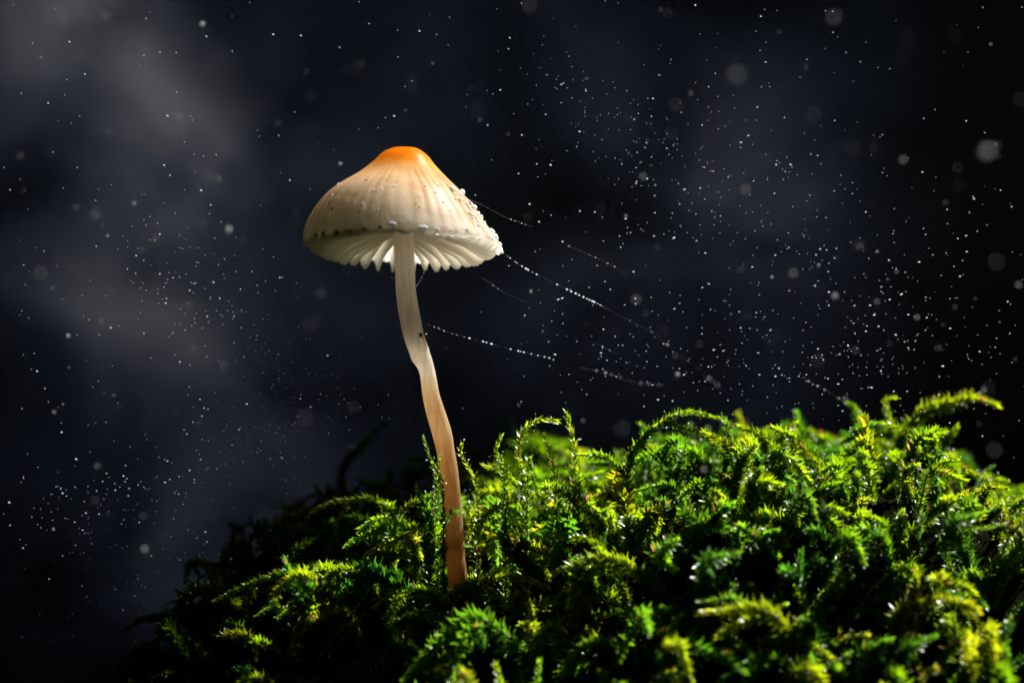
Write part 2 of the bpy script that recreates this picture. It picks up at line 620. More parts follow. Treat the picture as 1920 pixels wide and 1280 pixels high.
# hero shoots: path pixels, depth (mm, start -> end), leaf mm, leaves, green, branches, rust, beads, label
HERO = [
 ([(1690,830),(1730,775),(1790,752),(1830,745),(1868,758)], (17,18), 1.7, 120, 1, 1, .05, 26, "long pale moss shoot reaching out horizontally above the mound, studded with drops"),
 ([(1650,880),(1618,815),(1606,770),(1592,756)], (17,17), 1.35, 80, 0, 0, 0, 10, "hooked moss shoot with curled tip rising beside the long horizontal shoot"),
 ([(1690,850),(1668,790),(1662,752),(1676,744)], (18,18), 1.2, 70, 1, 0, .05, 8, "small nodding moss shoot between the hooked shoot and the long horizontal one"),
 ([(1730,900),(1760,850),(1780,820),(1795,800)], (16,15), 1.5, 80, 0, 2, .05, 20, "bushy dewy moss shoot under the long horizontal shoot"),
 ([(1510,900),(1502,830),(1495,775)], (24,24), 1.6, 80, 2, 2, 0, 10, "soft upright moss shoot on the crest between arching and hooked shoots"),
 ([(1560,880),(1545,835),(1520,805)], (20,21), 1.4, 60, 0, 1, .1, 8, "short stubby moss shoot at the crest beside the soft upright shoot"),
 ([(1405,880),(1400,825),(1384,775)], (25,25), 1.5, 70, 1, 1, .12, 8, "olive moss shoot with a brownish tip standing behind the arching shoot"),
 ([(1180,880),(1198,835),(1238,795),(1290,772),(1358,787)], (3,5), 1.15, 120, 0, 2, .04, 40, "arching moss shoot whose beaded tip bends over along the crest"),
 ([(1378,975),(1380,915),(1392,865),(1418,832)], (-1,-2), 1.35, 90, 1, 1, .03, 40, "upright moss shoot with spiky white tipped leaves in the middle of the bank"),
 ([(1440,960),(1455,905),(1476,872)], (0,-1), 1.15, 70, 0, 1, .02, 26, "slender moss shoot close beside the spiky upright shoot"),
 ([(1215,1010),(1206,960),(1200,925)], (1,0), 0.95, 60, 0, 0, 0, 14, "thin upright moss shoot beneath the arching shoot"),
 ([(1245,985),(1262,945),(1300,915)], (2,1), 1.0, 60, 0, 1, 0, 16, "small curved moss shoot behind the thin upright shoot"),
 ([(985,905),(972,855),(980,812),(1008,788),(1046,790)], (0,-1), 1.45, 84, 4, 1, .05, 36, "golden green moss shoot bent into an arch beside the mushroom stem"),
 ([(1080,900),(1078,850),(1072,810),(1062,772)], (0,0), 1.5, 74, 1, 1, .16, 30, "moss shoot with a rusty pointed tip next to the golden arch"),
 ([(945,890),(930,850),(940,815)], (-.5,-1), 1.35, 52, 0, 0, .02, 20, "short star tipped moss shoot between mushroom stem and golden arch"),
 ([(990,870),(1000,900),(1012,935)], (-1.5,-2.5), 1.25, 44, 2, 0, .04, 8, "moss branch hanging down below the golden arch"),
 ([(1040,900),(1030,850),(1020,815)], (-1,-1.5), 1.3, 60, 1, 1, .03, 22, "upright moss shoot inside the golden arch"),
 ([(895,925),(880,880),(864,850),(866,828)], (-1.6,-2.0), 1.2, 46, 1, 0, .08, 26, "moss shoot touching the mushroom stem with folded leaf tips"),
 ([(818,900),(806,858),(794,818)], (1.0,0.8), 0.85, 54, 2, 0, 0, 22, "small bright moss tip leaning away from the mushroom stem"),
 ([(830,915),(822,880),(826,852)], (-1.7,-1.9), 0.85, 44, 2, 0, .05, 18, "tiny moss tip crossing the edge of the mushroom stem"),
 ([(805,985),(792,945),(780,912)], (-1,-2), 1.15, 60, 2, 1, 0, 60, "vivid green moss shoot covered with round drops beside the stem"),
 ([(800,1020),(755,985),(712,972),(676,990)], (-1,-2), 1.6, 60, 0, 1, .03, 30, "spiky broad leaved moss shoot spreading away from the stem"),
 ([(770,1015),(725,1020),(680,1042)], (-1.5,-2.5), 1.3, 46, 4, 0, .1, 26, "lower spiky moss branch with drops hanging from its leaf tips"),
 ([(690,1075),(600,1066),(520,1078),(455,1100),(400,1128)], (0,-1), 1.1, 130, 0, 3, .03, 44, "long drooping moss branch reaching into the dark at the mound's side"),
 ([(720,950),(650,938),(605,948),(573,972)], (5,5), 1.0, 80, 4, 1, .05, 20, "fine dim moss branch drooping above the long drooping branch"),
 ([(1165,1115),(1135,1075),(1105,1035),(1050,988)], (1,0), 1.3, 74, 4, 1, .2, 34, "yellowish moss shoot with spread needle leaves rising from the dark hollow"),
 ([(862,1120),(905,1090),(965,1080),(1030,1102)], (-3,-4), 1.2, 90, 1, 2, .03, 46, "moss shoot arching in front of the mushroom's foot"),
 ([(845,1135),(795,1108),(745,1110),(702,1138)], (-4,-5), 1.2, 90, 0, 2, .02, 46, "moss shoot arching away from the mushroom's foot, tip hanging"),
 ([(850,1175),(800,1150),(755,1158),(725,1170)], (-6,-7), 1.2, 70, 0, 1, 0, 46, "bright dewy moss branch below the hanging tipped arch"),
 ([(880,1290),(872,1225),(860,1170),(848,1150)], (-8,-8), 1.3, 80, 2, 2, 0, 60, "upright bright moss shoot with large white drops under the stem foot"),
 ([(830,1290),(800,1235),(770,1205)], (-9,-9), 1.3, 70, 0, 2, 0, 50, "thick bright moss clump beside the upright shoot with large drops"),
 ([(1010,1330),(1008,1275),(1012,1238)], (-14,-15), 1.5, 60, 2, 1, 0, 14, "blurred vivid green moss tip low in front of the hollow"),
 ([(935,1330),(938,1280),(930,1245)], (-14,-15), 1.5, 60, 0, 1, 0, 14, "blurred moss tip next to the vivid green one"),
 ([(1110,1250),(1108,1215),(1104,1180)], (-6,-9), 1.5, 44, 4, 0, .03, 14, "star shaped moss tip seen from above in front of the hollow"),
 ([(1170,1240),(1168,1210),(1160,1185)], (-6,-8), 1.3, 38, 0, 0, .03, 10, "smaller star shaped moss tip beside the larger one"),
 ([(1190,1270),(1225,1228),(1262,1212),(1312,1245)], (-9,-11), 1.5, 70, 1, 1, 0, 16, "moss shoot bowing over low on the bank past the star tips"),
 ([(1500,1160),(1497,1090),(1502,1032)], (-11,-12), 1.5, 70, 3, 1, 0, 26, "blurred dark green conical moss tip dotted with bright round drops"),
 ([(1400,1150),(1375,1110),(1360,1075)], (-9,-10), 1.4, 60, 3, 1, 0, 24, "deep green moss shoot with round drops beside the conical tip"),
 ([(1800,1110),(1836,1070),(1862,1035),(1892,1002)], (0,-1), 1.05, 100, 0, 2, .05, 50, "feathery moss shoot pointing up and out over the bank"),
 ([(1835,1100),(1780,1078),(1730,1060),(1685,1042)], (-1,-2), 1.0, 90, 0, 2, .1, 44, "feathery moss branch crossing the foot of the pointing shoot"),
 ([(640,890),(670,845),(700,812),(724,798)], (26,27), 1.5, 60, 3, 0, 0, 6, "dark blurred moss shoot standing on the far slope behind the stem"),
 ([(470,1010),(520,992),(570,985),(615,998)], (7,5), 1.1, 60, 3, 1, .05, 12, "dim moss branch on the shaded slope above the drooping branch"),
 ([(430,1190),(340,1160),(270,1160),(236,1180)], (6,7), 1.2, 80, 3, 1, 0, 8, "nearly black moss branch at the edge of the shaded slope"),
 ([(828,1165),(846,1118),(874,1090)], (-2.2,-3.2), 1.1, 60, 0, 2, .02, 30, "leafy moss shoot leaning across the mushroom's foot"),
 ([(905,1160),(890,1112),(862,1096)], (-2.4,-3.4), 1.1, 60, 1, 2, .02, 30, "yellow green moss shoot crossing the mushroom's foot from the hollow side"),
 ([(860,1190),(858,1140),(852,1104)], (-3.2,-3.8), 1.0, 60, 2, 2, .02, 30, "upright fresh green moss shoot standing against the mushroom's foot"),
 ([(1690,960),(1700,905),(1690,868)], (-1,-2), 1.1, 70, 1, 2, .03, 44, "spiky tipped moss shoot in front of the bushy dewy shoot"),
 ([(1590,960),(1580,915),(1560,885)], (-1,-1), 1.1, 70, 0, 2, .05, 44, "bristly moss shoot with wet white tips near the slender shoot"),
]
hr = np.random.default_rng(11)
for px, (ya, yb), lf, n, g, br, rust, nb, label in HERO:
    k = len(px)
    path = np.array([P(x, y, ya + (yb - ya) * i / (k - 1)) for i, (x, y) in enumerate(px)])
    # root it in the mound
    b = path[0].copy()
    gz = float(mound_z(np.array(b[0]), np.array(b[1])))
    if b[2] > gz + 0.001:
        foot = b + (b - path[1]) * 0.25 + np.array([0, 0.0012, 0])
        foot[2] = float(mound_z(np.array(foot[0]), np.array(foot[1]))) - 0.0004
        if b[2] - foot[2] > 0.0005: path = np.vstack([foot, path])
    ln = np.sum(np.linalg.norm(np.diff(path, axis=0), axis=1))
    Ls, Ss, sites = plume(path, lf * 1e-3, int(n * 2.3), hr, G[g], br + (0 if ('arch' in label or 'crest' in label) else 1), rust, world=True)
    shoot_object("moss_shoot", Ls, Ss, label, "moss shoots on the mound")
    add_beads(sites, int(nb * 2.0), hr, 0.00004, 0.00012)

# prototypes for the rest
PROTO = []
pr = np.random.default_rng(23)
for kx in range(24):
    h = pr.uniform(6.5, 11.5) * 1e-3
    bend = pr.uniform(0.25, 1.25)
    path = [(0, 0, 0), (0.15 * h * bend, 0, 0.4 * h), (0.45 * h * bend, pr.normal(0, .08) * h, 0.72 * h), (0.95 * h * bend, pr.normal(0, .12) * h, (0.98 - 0.40 * bend) * h)]
    PROTO.append(plume(np.array(path), pr.uniform(1.15, 1.6) * 1e-3, int(pr.uniform(125, 160)), pr, GREENS[kx % 5], [0, 1, 2, 1][kx % 4], [0, .03, .08, .02][kx % 4]))

def normals(x, y):
    e = 2e-4
    dx = (mound_z(x + e, y) - mound_z(x - e, y)) / (2 * e)
    dy = (mound_z(x, y + e) - mound_z(x, y - e)) / (2 * e)
    n = np.stack([-dx, -dy, np.ones_like(dx)], -1)
    return n / np.linalg.norm(n, axis=1)[:, None]

fr = np.random.default_rng(5)
cand = []
N_TRY = 14000
cx = fr.uniform(-0.058, 0.060, N_TRY)
cy = fr.uniform(-0.026, 0.034, N_TRY)
cz = mound_z(cx, cy)
cn = normals(cx, cy)
kept = []
grid = {}
MIN_D = 0.0023
stem_x = (855 - 960) / PXM
for a in range(N_TRY):
    if cz[a] < -0.045: continue
    p = np.array([cx[a], cy[a], cz[a]])
    if abs(p[0] - stem_x) < 0.0016 and -0.0013 < p[1] < 0.0022: continue
    # the hollow beside the stem foot stays thin
    ppx = p[0] * PXM + 960
    hol = math.exp(-(((ppx - 945) / 105) ** 2 + ((p[1] * 1e3 - 6) / 8.5) ** 2) ** 1.5)
    if fr.random() < hol * 1.1: continue
    if p[1] > 0.007 and ppx < 830 and fr.random() < 0.8: continue
    if ppx < 610 and p[1] < 0.001 and fr.random() < 0.4 + 0.5 * min(1, (610 - ppx) / 200): continue
    if ppx < 520 and fr.random() < 0.4: continue
    key = tuple((p / MIN_D).astype(int))
    ok = True
    for dx in (-1, 0, 1):
        for dy in (-1, 0, 1):
            for dz in (-1, 0, 1):
                for o in grid.get((key[0] + dx, key[1] + dy, key[2] + dz), ()):
                    if np.sum((o - p) ** 2) < MIN_D ** 2: ok = False
    if ok:
        grid.setdefault(key, []).append(p)
        kept.append(a)
print("moss shoots placed:", len(kept))

def placement(a):
    n = cn[a] * 0.55 + np.array([0, 0, 0.55]) + fr.normal(0, 0.36, 3)
    z = n / np.linalg.norm(n)
    yaw = fr.uniform(0, 2 * np.pi)
    ref = np.array([math.cos(yaw), math.sin(yaw), 0])
    # tips mostly bow downhill and towards the side
    ref = ref + np.array([cn[a][0], cn[a][1], 0]) * 1.2
    x = ref - z * ref.dot(z)
    x /= np.linalg.norm(x)
    y = np.cross(z, x)
    s = fr.uniform(0.5, 1.25)
    # keep to the mound's outline
    px = cx[a] * D / (D + cy[a]) * PXM + 960
    room = ((640 - np.interp(px, SKYX, SKYY) - 6) / PXM * (D + cy[a]) / D - cz[a])
    s = min(s, max(0.3, room / 0.0075))
    M = np.eye(4)
    M[:3, :3] = np.stack([x, y, z], 1) * s
    M[:3, 3] = [cx[a], cy[a], cz[a] - 0.0004]
    return M, s

# stuff: everything but the largest shoots
items = []
for a in kept:
    M, s = placement(a)
    pi = int(fr.integers(len(PROTO)))
    for _ in range(5):
        if over_outline((M[:3, :3] @ PROTO[pi][2].T).T + M[:3, 3]) < fr.choice([8, 14, 40]): break
        M[:3, :3] *= 0.78
        s *= 0.78
    tipp = (M @ np.array([0, 0, 0.006, 1]))[:3]
    k = D / (D + tipp[1])
    inx = abs(tipp[0] * k) < 0.0525
    inz = -0.0355 < tipp[2] * k
    lit = np.clip((tipp[0] * k + 0.012) / 0.03, 0, 1)
    show = s * (1.0 if (inx and inz) else 0.0) * (1.0 if -0.017 < tipp[1] < 0.012 else 0.3) * (0.6 + 0.4 * lit)
    items.append((show, a, M, s, pi))
items.sort(key=lambda t: -t[0])
N_IND = 300 - len(HERO)
proto_me = []
for (L, St, sites) in PROTO:
    proto_me.append((new_mesh("leaves", L[0], quads=L[1], tris=L[2], cols=L[3], mat=M_LEAF),
                     new_mesh("stalk", St[0], quads=St[1], tris=St[2], mat=M_STALK)))
TONE = ["mid green", "yellow green", "fresh green", "deep green", "pale lime"]
def shoot_label(M, pi):
    x, y = M[0, 3] * 1e3, M[1, 3] * 1e3
    px = x * 1e-3 * PXM * D / (D + y * 1e-3) + 960
    if px < 720: where = "on the shaded flank of the mound past the stem"
    elif px < 960 and y < 6: where = "in the moss around the mushroom's foot"
    elif px < 1180: where = "around the hollow and arch beside the stem"
    elif y > 6: where = "along the bright crest of the mound"
    elif y < -5: where = "low on the front of the bright bank"
    else: where = "in the middle of the bright bank"
    return "%s %s moss shoot %s" % (TONE[pi % 5], ["single", "forked", "branching", "forked"][pi % 4], where)
first = {}
for show, a, M, s, pi in items[:N_IND]:
    lm, sm = proto_me[pi]
    if pi not in first:
        root = bpy.data.objects.new("moss_shoot", None)
        root.empty_display_size = 0.002
        COL.objects.link(root)
        tag(root, "short leafy green moss shoot packed among its neighbours in the moss carpet", "moss", "moss shoots on the mound")
        lo = obj("leaves", lm, root); lo["kind"] = "stuff"
        so = obj("stalk", sm, root)
        first[pi] = (root, lo, so)
    else:
        r0, l0, s0 = first[pi]
        root = r0.copy(); COL.objects.link(root)
        for c0 in (l0, s0):
            c = c0.copy(); COL.objects.link(c); c.parent = root
    root.matrix_world = Matrix(M.tolist())
    root["label"] = shoot_label(M, pi)
    sites = PROTO[pi][2]
    sw = (M[:3, :3] @ sites.T).T + M[:3, 3]
    add_beads(sw, int(fr.integers(6, 30)), fr)
soups = []
for show, a, M, s, pi in items[N_IND:]:
    L, St, sites = PROTO[pi]
    tw = fr.uniform(0.75, 1.2)
    soups.append(((M[:3, :3] @ L[0].T).T + M[:3, 3], L[1], L[2], L[3] * tw))
    sv = (M[:3, :3] @ St[0].T).T + M[:3, 3]
    soups.append((sv, St[1], St[2], np.zeros_like(sv) + np.array([0.07, 0.055, 0.012])))
    sw = (M[:3, :3] @ sites.T).T + M[:3, 3]
    add_beads(sw, int(fr.integers(0, 9)), fr)
V, Q, TR, C = join_soup(soups)
carpet = obj("moss_carpet", new_mesh("moss_carpet", V, quads=Q, tris=TR, cols=C, mat=M_LEAF))
tag(carpet, "dense carpet of small green moss covering the mound", "moss", kind="stuff")
print("carpet tris", len(Q) * 2 + len(TR))

bc = np.vstack(bead_c); brd = np.concatenate(bead_r)
v, f = balls(bc, brd, ICO2 if len(bc) < 3500 else ICO1)
o = obj("dew_beads", new_mesh("dew_beads", v, tris=f, mat=M_BEAD))
tag(o, "countless tiny white dew beads clinging to the moss leaves", "dew", kind="stuff")
print("beads", len(bc))

# ------------------------------------------------------------------ the mushroom
mush = bpy.data.objects.new("mushroom", None)
mush.empty_display_size = 0.005
COL.objects.link(mush)
FOOT = P(862, 1128)
mush.location = FOOT
tag(mush, "slender mushroom with orange tipped bell cap, white gills and bent stem", "mushroom")

# stem: centre x, y, half width (pixels)
STEM = np.array([(757, 352, 17), (757, 400, 18), (757, 440, 19), (758.5, 500, 18.7), (760.5, 540, 18.7), (764.5, 570, 19.2), (769.5, 600, 19.6),
  (775.5, 628, 19), (783, 650, 19), (789.5, 668, 18.5), (797, 685, 15.5), (801.5, 700, 14.8), (805, 720, 15.2), (808.5, 740, 16), (813.5, 760, 17), (819, 780, 18),
  (825, 800, 18.3), (831, 822, 18), (835, 842, 17), (839.5, 868, 17.2), (842.5, 890, 17.6), (846, 920, 17.4), (850.5, 977, 17.6), (854, 1037, 17.8), (857.5, 1068, 18), (860, 1100, 18.5), (862, 1130, 19)])
sp = spline(STEM, 150)
path = np.stack([(sp[:, 0] - 960) / PXM, np.zeros(150), (640 - sp[:, 1]) / PXM], 1)
path[:, 1] = 0.0004 * np.sin(np.linspace(0, 5, 150)) - 0.0002
T, N, B = frames(path)
SEG = 40
a = np.linspace(0, 2 * np.pi, SEG, endpoint=False)
rad = sp[:, 2] / PXM
# gentle lumps
lump = 1 + 0.018 * np.sin(3 * a[None] + 5 * np.linspace(0, 6, 150)[:, None]) + 0.012 * np.sin(5 * a[None] - 17 * np.linspace(0, 3, 150)[:, None])
kink = np.exp(-((sp[:, 1] - 668) / 6) ** 2)[:, None]
lump = lump + 0.05 * kink * np.cos(a[None] - 2)
ring = np.cos(a)[None, :, None] * N[:, None] + np.sin(a)[None, :, None] * B[:, None]
v = (path[:, None] + ring * (rad[:, None] * lump)[:, :, None]).reshape(-1, 3) - FOOT
i = np.arange(149)[:, None] * SEG
j = np.arange(SEG)[None]
q = np.stack([i + j, i + (j + 1) % SEG, i + SEG + (j + 1) % SEG, i + SEG + j], -1).reshape(-1, 4)
v = np.vstack([v, path[:1] - FOOT, path[-1:] - FOOT])
jj = np.arange(SEG)
tr = np.vstack([np.stack([np.full(SEG, 150 * SEG), (jj + 1) % SEG, jj], 1), np.stack([np.full(SEG, 150 * SEG + 1), 149 * SEG + jj, 149 * SEG + (jj + 1) % SEG], 1)])
tcol = np.zeros((len(v), 3))
tcol[:-2, 0] = np.repeat(np.clip((sp[:, 1] - 352) / (1130 - 352), 0, 1) * 0.9, SEG)
tcol[-1, 0] = 0.9
obj("stem", new_mesh("stem", v, quads=q[:, ::-1], tris=tr[:, ::-1], cols=tcol, mat=M_STEM), mush)

# cap profiles (pixels from the axis, pixel row)
LP = np.array([(0, 275), (20, 277), (40, 286), (56, 301), (84, 323), (114, 341), (140, 360), (162, 385), (178, 412), (186, 437), (186, 458)], float)
RP = np.array([(0, 275), (24, 278), (44, 291), (60, 311), (82, 334), (106, 358), (128, 386), (149, 414), (168, 440), (179, 455), (184, 465)], float)
NT, NA = 72, 380
NG = 42
th = np.linspace(0, 2 * np.pi, NA, endpoint=False)
def prof(P_):
    return spline(P_, NT)
lpf, rpf = prof(LP), prof(RP)
CXP = 757.0
def rim_py(t):
    # front rim high, back rim low: the cap is tipped back
    b = 463 + 24 * np.sin(t) - 4 * np.cos(t)*-1
    return b
def cap_surface(theta, inner=0.0):
    wr = (1 + np.cos(theta)) / 2
    wr = wr * wr * (3 - 2 * wr)
    R = lpf[:, 0][:, None] * (1 - wr) + rpf[:, 0][:, None] * wr
    Z = lpf[:, 1][:, None] * (1 - wr) + rpf[:, 1][:, None] * wr
    tt = np.linspace(0, 1, NT)[:, None]
    rim0 = 458 * (1 - wr) + 465 * wr
    dz = (rim_py(theta) - rim0)[None]
    # only the lower half follows the tip of the rim; scalloped margin
    Z = Z + dz * smooth(0.15, 1.0, tt)
    rib = np.cos(NG * theta + 1.3 * np.sin(3 * theta + 0.5) + 0.9 * np.sin(7 * theta + 1))[None]
    Z = Z + 1.8 * rib * smooth(0.86, 1.0, tt) + 2.0 * np.sin(5 * theta + 1)[None] * smooth(0.6, 1, tt)
    amp = smooth(0.22, 0.6, tt)
    irr = 1 + 0.5 * np.sin(3 * theta + 0.7)[None] + 0.3 * np.sin(7 * theta)[None]
    R = R * (1 + 0.0035 * amp * rib * irr)
    R = R + 1.6 * np.sin(4 * theta + 2)[None] * smooth(0.5, 1, tt)
    if inner:
        R = np.maximum(R - inner * (0.75 + 0.0 * tt) * (1 - 0.55 * smooth(0.85, 1, tt)), 0) 
        Z = Z + inner * 0.9 * (1 - smooth(0.75, 1, tt)) 
    x = (CXP - 960 + R * np.cos(theta)[None]) / PXM
    y = R * np.sin(theta)[None] * 0.96 / PXM
    z = (640 - Z) / PXM
    return np.stack([x, y, z], -1), rib * np.ones_like(R), np.broadcast_to(tt, R.shape), R, Z
out_s, rib, tt, _, _ = cap_surface(th)
in_s, _, _, inR, inZ = cap_surface(th, inner=9.0)
vo = out_s.reshape(-1, 3)
vi = in_s.reshape(-1, 3)
i = np.arange(NT - 1)[:, None] * NA
j = np.arange(NA)[None]
j2 = (j + 1) % NA
qo = np.stack([i + j, i + NA + j, i + NA + j2, i + j2], -1).reshape(-1, 4)
o2 = NT * NA
qi = np.stack([i + j, i + j2, i + NA + j2, i + NA + j], -1).reshape(-1, 4) + o2
e = (NT - 1) * NA
ja = np.arange(NA); jb = (ja + 1) % NA
qr = np.stack([e + ja, e + o2 + ja, e + o2 + jb, e + jb], -1)
cols = np.zeros((2 * o2, 3))
cols[:o2, 0] = tt.reshape(-1)
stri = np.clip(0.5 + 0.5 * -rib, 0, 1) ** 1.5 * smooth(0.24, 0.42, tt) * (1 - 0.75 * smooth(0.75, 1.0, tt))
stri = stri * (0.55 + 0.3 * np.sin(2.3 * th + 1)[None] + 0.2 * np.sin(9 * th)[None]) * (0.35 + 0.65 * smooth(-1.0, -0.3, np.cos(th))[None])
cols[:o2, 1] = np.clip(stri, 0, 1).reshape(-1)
cols[o2:, 0] = 0.97
cap = obj("cap", new_mesh("cap", vo - FOOT, quads=qo, cols=cols[:o2], mat=M_CAP), mush)

# gills: one plate each
gr = np.random.default_rng(3)
for g in range(NG):
    t0 = 2 * np.pi * (g + 0.0) / NG + gr.normal(0, 0.018)
    ci = int(round(t0 / (2 * np.pi) * NA)) % NA
    rI, zI = inR[:, ci], inZ[:, ci]
    short = (g % 4 == 2)
    s = np.linspace(0.42 if short else 0.05, 0.985, 16)
    Rr = s * rI[-1]
    ztop = np.interp(Rr, rI, zI) - 3
    rim = rim_py(np.array([t0]))[0]
    back = 0.5 + 0.5 * math.sin(t0)
    tongue = (7 + 14 * back) * gr.uniform(0.8, 1.15)
    zbot = rim + tongue * np.exp(-((s - 0.88) / 0.13) ** 2) - 6 * smooth(0.93, 1, s) - 46 * (1 - smooth(-0.1, 0.88, s))
    if short: zbot = zbot - 12 * (1 - smooth(0.42, 0.75, s))
    zbot = np.maximum(zbot, ztop + 1.0)
    thick_top, thick_bot = 4.6, 2.8
    bow = gr.normal(0, 2.5) * np.sin(np.pi * s)
    ca, sa = math.cos(t0), math.sin(t0)
    V = []
    NV = 6
    for side in (-1, 1):
        for m in range(NV):
            fz = m / (NV - 1)
            zz = ztop * (1 - fz) + zbot * fz
            hw = (thick_top * (1 - fz) + thick_bot * fz) * 0.5 * (1 if m < NV - 1 else 0.45)
            off = bow * fz + side * hw
            x = (CXP - 960 + Rr * ca - off * sa) / PXM
            y = (Rr * sa + off * ca) * 0.96 / PXM
            V.append(np.stack([x, y, (640 - zz) / PXM], 1))
    V = np.array(V).reshape(2, NV, 16, 3)
    def vid(sd, m, k): return (sd * NV + m) * 16 + k
    F = []
    for k in range(15):
        for m in range(NV - 1):
            F.append((vid(0, m, k), vid(0, m, k + 1), vid(0, m + 1, k + 1), vid(0, m + 1, k)))
            F.append((vid(1, m, k), vid(1, m + 1, k), vid(1, m + 1, k + 1), vid(1, m, k + 1)))
        F.append((vid(0, NV - 1, k), vid(0, NV - 1, k + 1), vid(1, NV - 1, k + 1), vid(1, NV - 1, k)))
    for m in range(NV - 1):
        F.append((vid(0, m, 15), vid(1, m, 15), vid(1, m + 1, 15), vid(0, m + 1, 15)))
        F.append((vid(0, m, 0), vid(0, m + 1, 0), vid(1, m + 1, 0), vid(1, m, 0)))
    obj("gill", new_mesh("gill", V.reshape(-1, 3) - FOOT, F, mat=M_GILL), mush)

# the swollen wet margin of the cap
mth = np.linspace(-np.pi - 0.12, -0.25, 260)
ms, _, _, _, _ = cap_surface(mth)
mr_ = np.random.default_rng(77)
edge = ms[-1]
wob = 0.5 + 0.5 * np.interp(np.arange(260), np.arange(0, 270, 10), mr_.random(27))
lf = smooth(-1.2, -1.9, mth)                     # fuller on the side away from the silk thread
mrad = (1.0 + 3.0 * lf * wob + 0.6 * wob) / PXM * np.minimum(1, np.minimum(smooth(-np.pi - 0.12, -np.pi + 0.25, mth) + .12, smooth(-0.25, -0.5, mth) + .12))
edge = edge + np.stack([-np.cos(mth) * mrad * 0.45, -np.sin(mth) * mrad * 0.45, -mrad * 0.55], 1)
mvv, mq, mt = tube(edge, mrad, 10)
obj("margin", new_mesh("margin", mvv - FOOT, quads=mq, tris=mt, mat=M_GILLWET), mush)

# ------------------------------------------------------------------ dew on the cap
dr = np.random.default_rng(19)
def cap_point(t, theta):
    s, _, _, _, _ = cap_surface(np.array([theta, theta + 0.01]))
    k = t * (NT - 1)
    a0 = int(min(k, NT - 2))
    p = s[a0, 0] * (1 - (k - a0)) + s[a0 + 1, 0] * (k - a0)
    n = np.cross(s[a0 + 1, 0] - s[a0, 0], s[a0, 1] - s[a0, 0])
    n /= np.linalg.norm(n)
    if n[2] < 0 and t < 0.95: n = -n
    return p, n
drop_me = new_mesh("dew_drop", ICO3[0], tris=ICO3[1], mat=M_DEW)
drop_glint = new_mesh("dew_drop", ICO2[0], tris=ICO2[1], mat=M_BEAD)
def drop(p, n, r, label, group, flat=0.75, me=None, stretch=1.0):
    o = obj("dew_drop", me or drop_me)
    o.location = p + n * r * 0.35
    o.rotation_mode = 'QUATERNION'
    o.rotation_quaternion = Vector(n).to_track_quat('Z', 'Y')
    o.scale = (r * stretch, r, r * flat)
    tag(o, label, "dew drop", group)
for k in range(95):
    t = 1 - 0.47 * dr.random() ** 1.2
    theta = dr.normal(-0.12, 0.30)
    p, n = cap_point(t, theta)
    drop(p, n, dr.uniform(0.00007, 0.00021) * (1.5 if dr.random() < .1 else 1), "clear round dew drop in the cluster along the cap's sloping edge above the silk thread", "dew drops on the cap's edge", 0.85,
         drop_glint if dr.random() < 0.2 else None)
for k in range(46):
    t = dr.uniform(0.45, 0.98)
    theta = -np.pi / 2 + dr.normal(0.1, 0.75)
    p, n = cap_point(t, theta)
    drop(p, n, dr.uniform(0.00005, 0.00012), "tiny dew drop on the ribbed face of the cap", "dew drops on the cap's face", 0.7, drop_glint if dr.random() < 0.45 else None)
for px_, r_, st in ((742, .00024, 1.8), (798, .00026, 2.2), (640, .00027, 1.3), (612, .00022, 1.2), (665, .0002, 1.5), (690, .00018, 1.3), (720, .00016, 1.2), (826, .00016, 1.2), (598, .0002, 1.0), (655, .00015, 1)):
    cth = (px_ - CXP) / 186
    theta = -math.acos(np.clip(cth, -1, 1))
    p, n = cap_point(0.965 if px_ > 735 else 0.99, theta)
    drop(p, n, r_, "large flattened dew drop hanging at the cap's front margin", "dew drops along the cap margin", 0.7, None, st)
# wet pearls on the lower cap edge at the side, on gill tips
for k in range(34):
    theta = np.pi + dr.normal(0, 0.45)
    p, n = cap_point(dr.uniform(0.93, 1.0), theta)
    drop(p, n, dr.uniform(0.00004, 0.0001), "tiny dew drop on the rolled rim of the cap opposite the silk thread", "dew drops on the rolled rim", 0.9, drop_glint)

# dark debris and the mite
mv, mf = [], []
body = balls(np.array([[0, 0, 0], [0.00013, -0.00002, 0.00007]]), [0.00018, 0.00010], ICO2, np.array([[1.0, 0.8, 1.35], [1, 1, 1.0]]))
vs, ts = [body[0]], [body[1]]
off = len(body[0])
for k in range(8):
    sd = 1 if k % 2 else -1
    h = (k // 2 - 1.5) * 0.00009
    lp = np.array([(0, -0.0001, h), (sd * 0.00016, -0.00016, h * 1.6), (sd * 0.00030, -0.00002, h * 2.2)])
    tv, tq, tt_ = tube(spline(lp, 5), 0.000016, 4)
    vs.append(tv)
    ts.append(np.vstack([tq[:, [0, 1, 2]], tq[:, [0, 2, 3]], tt_]) + off)
    off += len(tv)
mite = obj("mite", new_mesh("mite", np.vstack(vs), tris=np.vstack(ts), mat=M_MITE))
mite.location = P(789, 628) + np.array([0, -0.00085, 0])
tag(mite, "tiny dark red mite sitting on the mushroom's bent stem", "mite")
st = obj("dry_stalk", new_mesh("dry_stalk", *(lambda r: (r[0],))(tube(spline([P(1148, 1124, -5), P(1170, 1130, -5.3), P(1190, 1138, -5.2), P(1212, 1150, -4)], 16), np.linspace(0.00011, 0.00007, 16), 6)),
         quads=tube(spline([P(1148, 1124, -5), P(1170, 1130, -5.3), P(1190, 1138, -5.2), P(1212, 1150, -4)], 16), 1e-4, 6)[1], mat=M_RUST))
tag(st, "thin reddish dry stalk lying in the moss in front of the hollow", "stalk")

